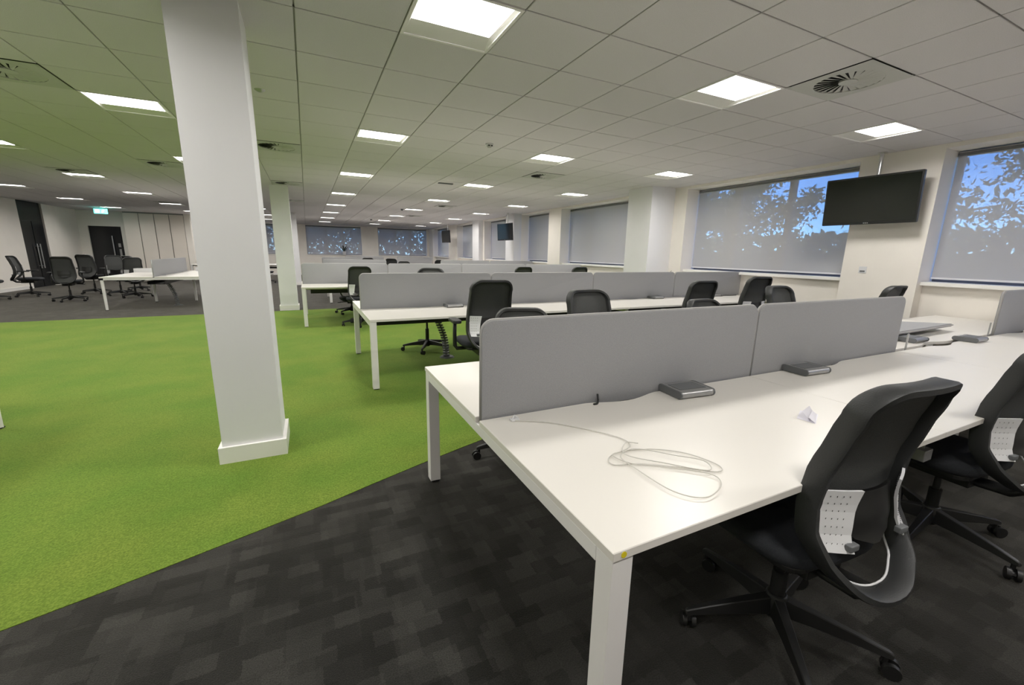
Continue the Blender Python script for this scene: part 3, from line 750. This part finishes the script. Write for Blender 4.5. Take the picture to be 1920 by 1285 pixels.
# ------------------------------------------------------------------ televisions
def tv(x, y, zc, w_, h, rz, tilt, lb, pole_y=None):
    r_ = empty('television', (x, y, H), label=lb, cat='television', group='wall of ceiling hung televisions')
    T = Matrix.Rotation(rz, 4, 'Z') @ Matrix.Rotation(tilt, 4, 'Y'); D = Matrix.Translation((0, 0, zc-H)) @ T
    c = MB().prism(rrect(-w_/2, w_/2, -h/2, h/2, .012, 3), -.022, .022, 'x', 0, D).build('case', 'tvcase', r_, bevel=.003)
    MB().box(.022, .06, -w_*.33, w_*.33, -h*.33, h*.33, 0, D).build('rear_housing', 'tvcase', r_, bevel=.01)
    s_ = MB().box(-.0245, -.0215, -w_/2+.022, w_/2-.022, -h/2+.035, h/2-.022, 0, D).build('display', 'screen', r_)
    fo = MB()
    # brand plate under the display: three small raised strokes, too small to read in the picture
    for k in range(3): fo.box(-.0245, -.022, -.028+k*.02, -.014+k*.02, -h/2+.010, -h/2+.022, 0, D)
    fo.build('badge', 'alu', r_)
    MB().box(.06, .085, -.12, .12, -.10, .10, 0, D).tube([(.10, 0, 0), (.10, 0, zc-H-.05)], .024, 14).box(.06, .12, -.03, .03, zc-H-.04, zc-H+.04).tube([(.10, 0, 0), (.10, 0, -.012)], .05, 16).build('ceiling_pole', 'chrome', r_, smooth=.6)
tv(6.72, 3.155, 2.165, 1.04, .61, math.radians(2), math.radians(-4), 'large black television hanging before the pier in the right window wall')
tv(6.30, 13.70, 2.12, 1.00, .58, math.radians(6), math.radians(-3), 'middle black television hanging from the ceiling near the fourth desk row')
tv(6.35, 20.9, 2.15, 1.00, .60, math.radians(6), math.radians(-3), 'smallest, farthest television near the far room corner')
# wall socket
r_ = empty('wall_socket', (6.95, 3.19, 1.26), label='small white wall socket plate below the big television', cat='socket')
MB().box(-.008, 0, -.045, .045, -.045, .045).build('plate', 'whitepl', r_, bevel=.002); MB().box(-.010, -.007, -.03, .03, -.03, -.008).build('slots', 'pod', r_)
# ------------------------------------------------------------------ things on the nearest desk
def pl(pts, z): return [(x, y, z+.0012*math.sin(i*1.7)+.0012) for i, (x, y) in enumerate(pts)]
def smooth_path(pts, n=8):
    P = [Vector(p) for p in pts]; o = []
    for i in range(len(P)-1):
        a, b, c, d = P[max(i-1, 0)], P[i], P[i+1], P[min(i+2, len(P)-1)]
        for k in range(n):
            t = k/n; o.append(.5*((2*b)+(c-a)*t+(2*a-5*b+4*c-d)*t*t+(-a+3*b-3*c+d)*t**3))
    return o+[P[-1]]
Z = .7325
cab = [(.70, 1.43), (.82, 1.36), (.92, 1.25), (1.0, 1.12), (.98, 1.05), (.87, 1.02), (.845, .97), (.93, .94), (1.03, .87), (1.12, .80), (1.16, .83), (1.13, .93), (1.05, 1.0), (.95, 1.03),
       (.88, 1.02), (.90, .95), (.97, .90), (1.08, .80), (1.06, .74), (.96, .71), (.90, .77), (.89, .90), (.90, 1.0), (.98, 1.02), (1.07, .93), (1.13, .86), (1.09, .81), (1.0, .90), (.92, 1.0), (.98, 1.07), (1.02, 1.05)]
zz = [Z+.0018+(.0035 if i > 13 else 0)+(.003 if i > 22 else 0) for i in range(len(cab))]
tag(MB().tube(smooth_path([(x, y, z) for (x, y), z in zip(cab, zz)]), .0018, 6).build('white_cable', 'cablew', smooth=True), 'thin white cable in loose loops on the front desk', 'cable')
r_ = empty('cable_clip', (.715, 1.435, .731), label='small clear plastic clip on the desk at the foot of the front left screen', cat='clip')
MB().prism(rrect(-.018, .018, -.012, .012, .006, 3), 0, .008).build('body', 'whitepl', r_, bevel=.002); MB().tube([(-.01, 0, .008), (0, .004, .02), (.012, 0, .01)], .003, 6).build('hook', 'whitepl', r_)
tag(MB().tube(smooth_path([(1.125, 1.455, .733), (1.145, 1.455, .734), (1.165, 1.475, .742), (1.172, 1.49, .765)]), .005, 8).build('black_cable_end', 'black', smooth=True), 'short black cable end poking up beside the front left screen', 'cable')
lf = empty('leaflet', (1.90, .965, .731), label='small folded white leaflet standing open on the front desk', cat='paper')
T = Matrix.Rotation(.55, 4, 'Z')
MB().add([(-.075, -.02, 0), (.06, -.035, 0), (.075, .03, .0), (-.05, .045, 0)], [(0, 1, 2, 3)], 0, T).build('lower_sheet', 'paper', lf, norm=False)
MB().add([(-.06, .0, .001), (.065, -.02, .001), (.07, .0, .03), (-.045, .03, .035)], [(0, 1, 2, 3)], 0, T).build('upper_sheet', 'paper', lf, norm=False)
MB().add([(-.07, -.018, .001), (.06, -.03, .001), (.06, -.012, .014), (-.06, .006, .016)], [(0, 1, 2, 3)], 0, T).build('middle_sheet', 'paper', lf, norm=False)
tag(MB().tube([(.612, .6438, .7185), (.612, .6424, .7185)], .008, 16).build('sticker', 'yellow'), 'yellow round sticker on the front corner edge of the nearest desk', 'sticker')
b_ = MB().box(-.035, .035, -.022, .022, -.09, -.04).build('under_desk_block', 'alu', bevel=.004); b_.location = (2.30, .715, .66); tag(b_, 'small grey block fixed below the nearest desk, right of the front chair', 'socket')
MB().box(-.004, .004, -.004, .004, -.04, .045).build('stem', 'alu', b_)
# cables on second row
for pts, lb in (([(6.30, 5.02, .735), (6.45, 4.97, .737), (6.6, 5.03, .735), (6.75, 4.99, .736), (6.9, 5.02, .735)], 'dark cables trailing on the second desk row near the windows'),
                ([(5.95, 4.95, .735), (6.1, 4.90, .737), (6.2, 4.96, .735), (6.05, 5.0, .736)], 'coiled dark cable on the second desk row by the window-side screen')):
    tag(MB().tube(smooth_path(pts), .006, 6).build('black_cable', 'black', smooth=True), lb, 'cable')
# plants on the sills
def plant(x, y, z, s, lb, seed):
    rnd = random.Random(seed); r_ = empty('potted_plant', (x, y, z), label=lb, cat='plant')
    MB().tube([(0, 0, 0), (0, 0, .09*s)], [.045*s, .06*s], 14).build('pot', 'whitepl', r_, smooth=.6)
    for k in range(9):
        a = rnd.uniform(0, 2*PI); t = rnd.uniform(.3, 1.0); L = rnd.uniform(.14, .26)*s
        d = Vector((math.cos(a)*t, math.sin(a)*t, 1.1)).normalized(); sd = Vector((-math.sin(a), math.cos(a), 0))*.016*s
        p0 = Vector((0, 0, .08*s)); p1 = p0+d*L*.6; p2 = p0+d*L+Vector((math.cos(a), math.sin(a), -.5))*.03*s
        MB().add([p0-sd*.3, p0+sd*.3, p1+sd, p1-sd, p2], [(0, 1, 2, 3), (3, 2, 4)]).build('leaf', 'plant', r_, norm=False)
plant(1.95, 26.46, 1.135, 2.1, 'little dark plant on the far window sill', 3)
plant(6.62, 6.46, .73, 1.35, 'dark spiky plant before the nearest wall column', 5)
st = empty('plant_stand', (6.62, 6.46, 0), label='low white cabinet under the spiky plant by the wall column', cat='cabinet')
MB().box(-.2, .2, -.2, .2, .02, .73).build('body', 'whitemetal', st, bevel=.004); MB().box(-.18, .18, -.18, .18, 0, .02).build('plinth', 'black', st)
# items on left bench
for x, y, dx, lb, mt in ((-3.75, 14.3, .35, 'open white box tray on the desk left of the grey screen', 'whitepl'), (-2.75, 15.0, .16, 'small white box on the round-legged desk by the near pillar', 'whitepl')):
    r_ = empty('tray', (x, y, .731), label=lb, cat='box')
    MB().box(-dx, dx, -.12, .12, 0, .012).build('floor_plate', mt, r_)
    MB().box(-dx, dx, -.12, -.11, .012, .10).box(-dx, dx, .11, .12, .012, .10).box(-dx, -dx+.01, -.11, .11, .012, .10).box(dx-.01, dx, -.11, .11, .012, .10).build('rim', mt, r_)
# ------------------------------------------------------------------ outside
tag(MB().box(7.5, 70, -40, 80, -.6, -.5).box(-30, 7.5, 27, 80, -.6, -.5).build('ground', 'ground'), kind='structure')
def tree(x, y, h, R, n, lb, seed, mt='leaf', low=.35, holes=1.0):
    rnd = random.Random(seed); r_ = empty('tree', (x, y, -.5), label=lb, cat='tree', group='trees outside the windows')
    top = Vector((rnd.uniform(-.4, .4), rnd.uniform(-.4, .4), h*.75))
    m = MB().tube([(0, 0, 0), (.05, .05, h*.3), top*.7, top], [.17, .13, .09, .03], 8)
    m.build('trunk', 'bark', r_, smooth=True)
    br = MB(); cl_ = []
    for k in range(16):
        z = h*(low+(.95-low)*rnd.random()); a = rnd.uniform(0, 2*PI); rr = R*(.45+.55*rnd.random())
        p0 = Vector((top.x*z/h, top.y*z/h, z*.8)); p1 = Vector((math.cos(a)*rr, math.sin(a)*rr, z))
        br.tube([p0, (p0+p1)/2+Vector((0, 0, .15)), p1], [.05, .035, .012], 5)
        for q in range(4): cl_.append((p0.lerp(p1, .45+.2*q)+Vector([rnd.uniform(-.3, .3) for _ in range(3)]), rnd.uniform(.28, .6)))
    br.build('branches', 'bark', r_, smooth=True)
    f = MB()
    for k in range(n):
        c, s_ = cl_[rnd.randrange(len(cl_))]
        p = c+Vector((rnd.gauss(0, s_*.6), rnd.gauss(0, s_*.6), rnd.gauss(0, s_*.5)))
        u = Vector([rnd.gauss(0, 1) for _ in range(3)]).normalized(); v = u.cross(Vector([rnd.gauss(0, 1) for _ in range(3)])).normalized(); sz = rnd.uniform(.05, .12)
        f.add([p-u*sz, p+v*sz*.5, p+u*sz, p-v*sz*.5], [(0, 1, 2, 3)])
    tag(f.build('foliage', mt, r_, norm=False), kind='stuff')
TR = [(14.5, 2.2, 8.5, 2.6, 9500, 'broad tree outside the rightmost window', 1, 'leaf'), (13.2, 5.2, 8.0, 2.0, 1500, 'tree with open branches outside the wide blind, left of the television', 2, 'leaf2'),
      (14.5, 10.9, 8.5, 2.5, 22000, 'dense tree outside the left half of the wide blind', 3, 'leaf'), (15.5, 13.5, 8.5, 3.0, 9000, 'dense tree outside the window past the nearest wall column', 4, 'leaf'),
      (19, 4.6, 9, 2.8, 3600, 'tree farther out in line with the big television', 5, 'leaf'), (16.5, 19, 9, 3.2, 8000, 'tree outside behind the middle television', 6, 'leaf2'),
      (16.5, 26, 9, 3.2, 4500, 'tree outside behind the farthest television', 7, 'leaf'), (1.2, 33, 8, 2.8, 2600, 'tree outside the far window behind the plant', 8, 'leaf2'),
      (5.6, 34, 8, 2.8, 2600, 'tree outside the far window by the room corner', 9, 'leaf'), (-2.6, 34, 8, 2.4, 1800, 'tree outside the far window seen between the pillars', 10, 'leaf2')]
for k_, t in enumerate(TR): tree(*t, low={0: .18, 2: .14}.get(k_, .35))
def hedge(x0, x1, y0, y1, h, lb, seed, core=True, n=9000):
    rnd = random.Random(seed); r_ = empty('hedge', ((x0+x1)/2, (y0+y1)/2, -.5), label=lb, cat='hedge')
    cx, cy = (x0+x1)/2, (y0+y1)/2; f = MB()
    A = (x1-x0)*(y1-y0)
    for k in range(n):
        p = Vector((rnd.uniform(x0-cx, x1-cx), rnd.uniform(y0-cy, y1-cy), rnd.random()**.7*(h+.5*math.sin((x0+x1+k*.0)*.1+rnd.random()))))
        u = Vector([rnd.gauss(0, 1) for _ in range(3)]).normalized(); v = u.cross(Vector([rnd.gauss(0, 1) for _ in range(3)])).normalized(); sz = rnd.uniform(.12, .26)
        f.add([p-u*sz, p+v*sz*.6, p+u*sz, p-v*sz*.6], [(0, 1, 2, 3)])
    tag(f.build('foliage', 'leaf2', r_, norm=False), kind='stuff')
    m = MB()
    for k in range(8):
        t = (k+.5)/8; m.tube([((x0-cx)+(x1-x0)*t, (y0-cy)+(y1-y0)*t, 0), ((x0-cx)+(x1-x0)*t, (y0-cy)+(y1-y0)*t, h*.7)], .05, 5)
    m.build('stems', 'bark', r_)
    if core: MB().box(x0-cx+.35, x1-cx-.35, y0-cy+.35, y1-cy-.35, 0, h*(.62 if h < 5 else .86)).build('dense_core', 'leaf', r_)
hedge(20.5, 23, -6, 24, 3.5, 'long pale green hedge seen low through the right-hand blinds', 20)
hedge(-8, 14, 38.0, 40, 4.6, 'long hedge seen low through the far blinds', 21, False, 12000)
hedge(18.6, 20.2, 19.5, 60, 8.0, 'tall dense hedge seen through the blinds past the nearest wall column', 22, True, 12000)
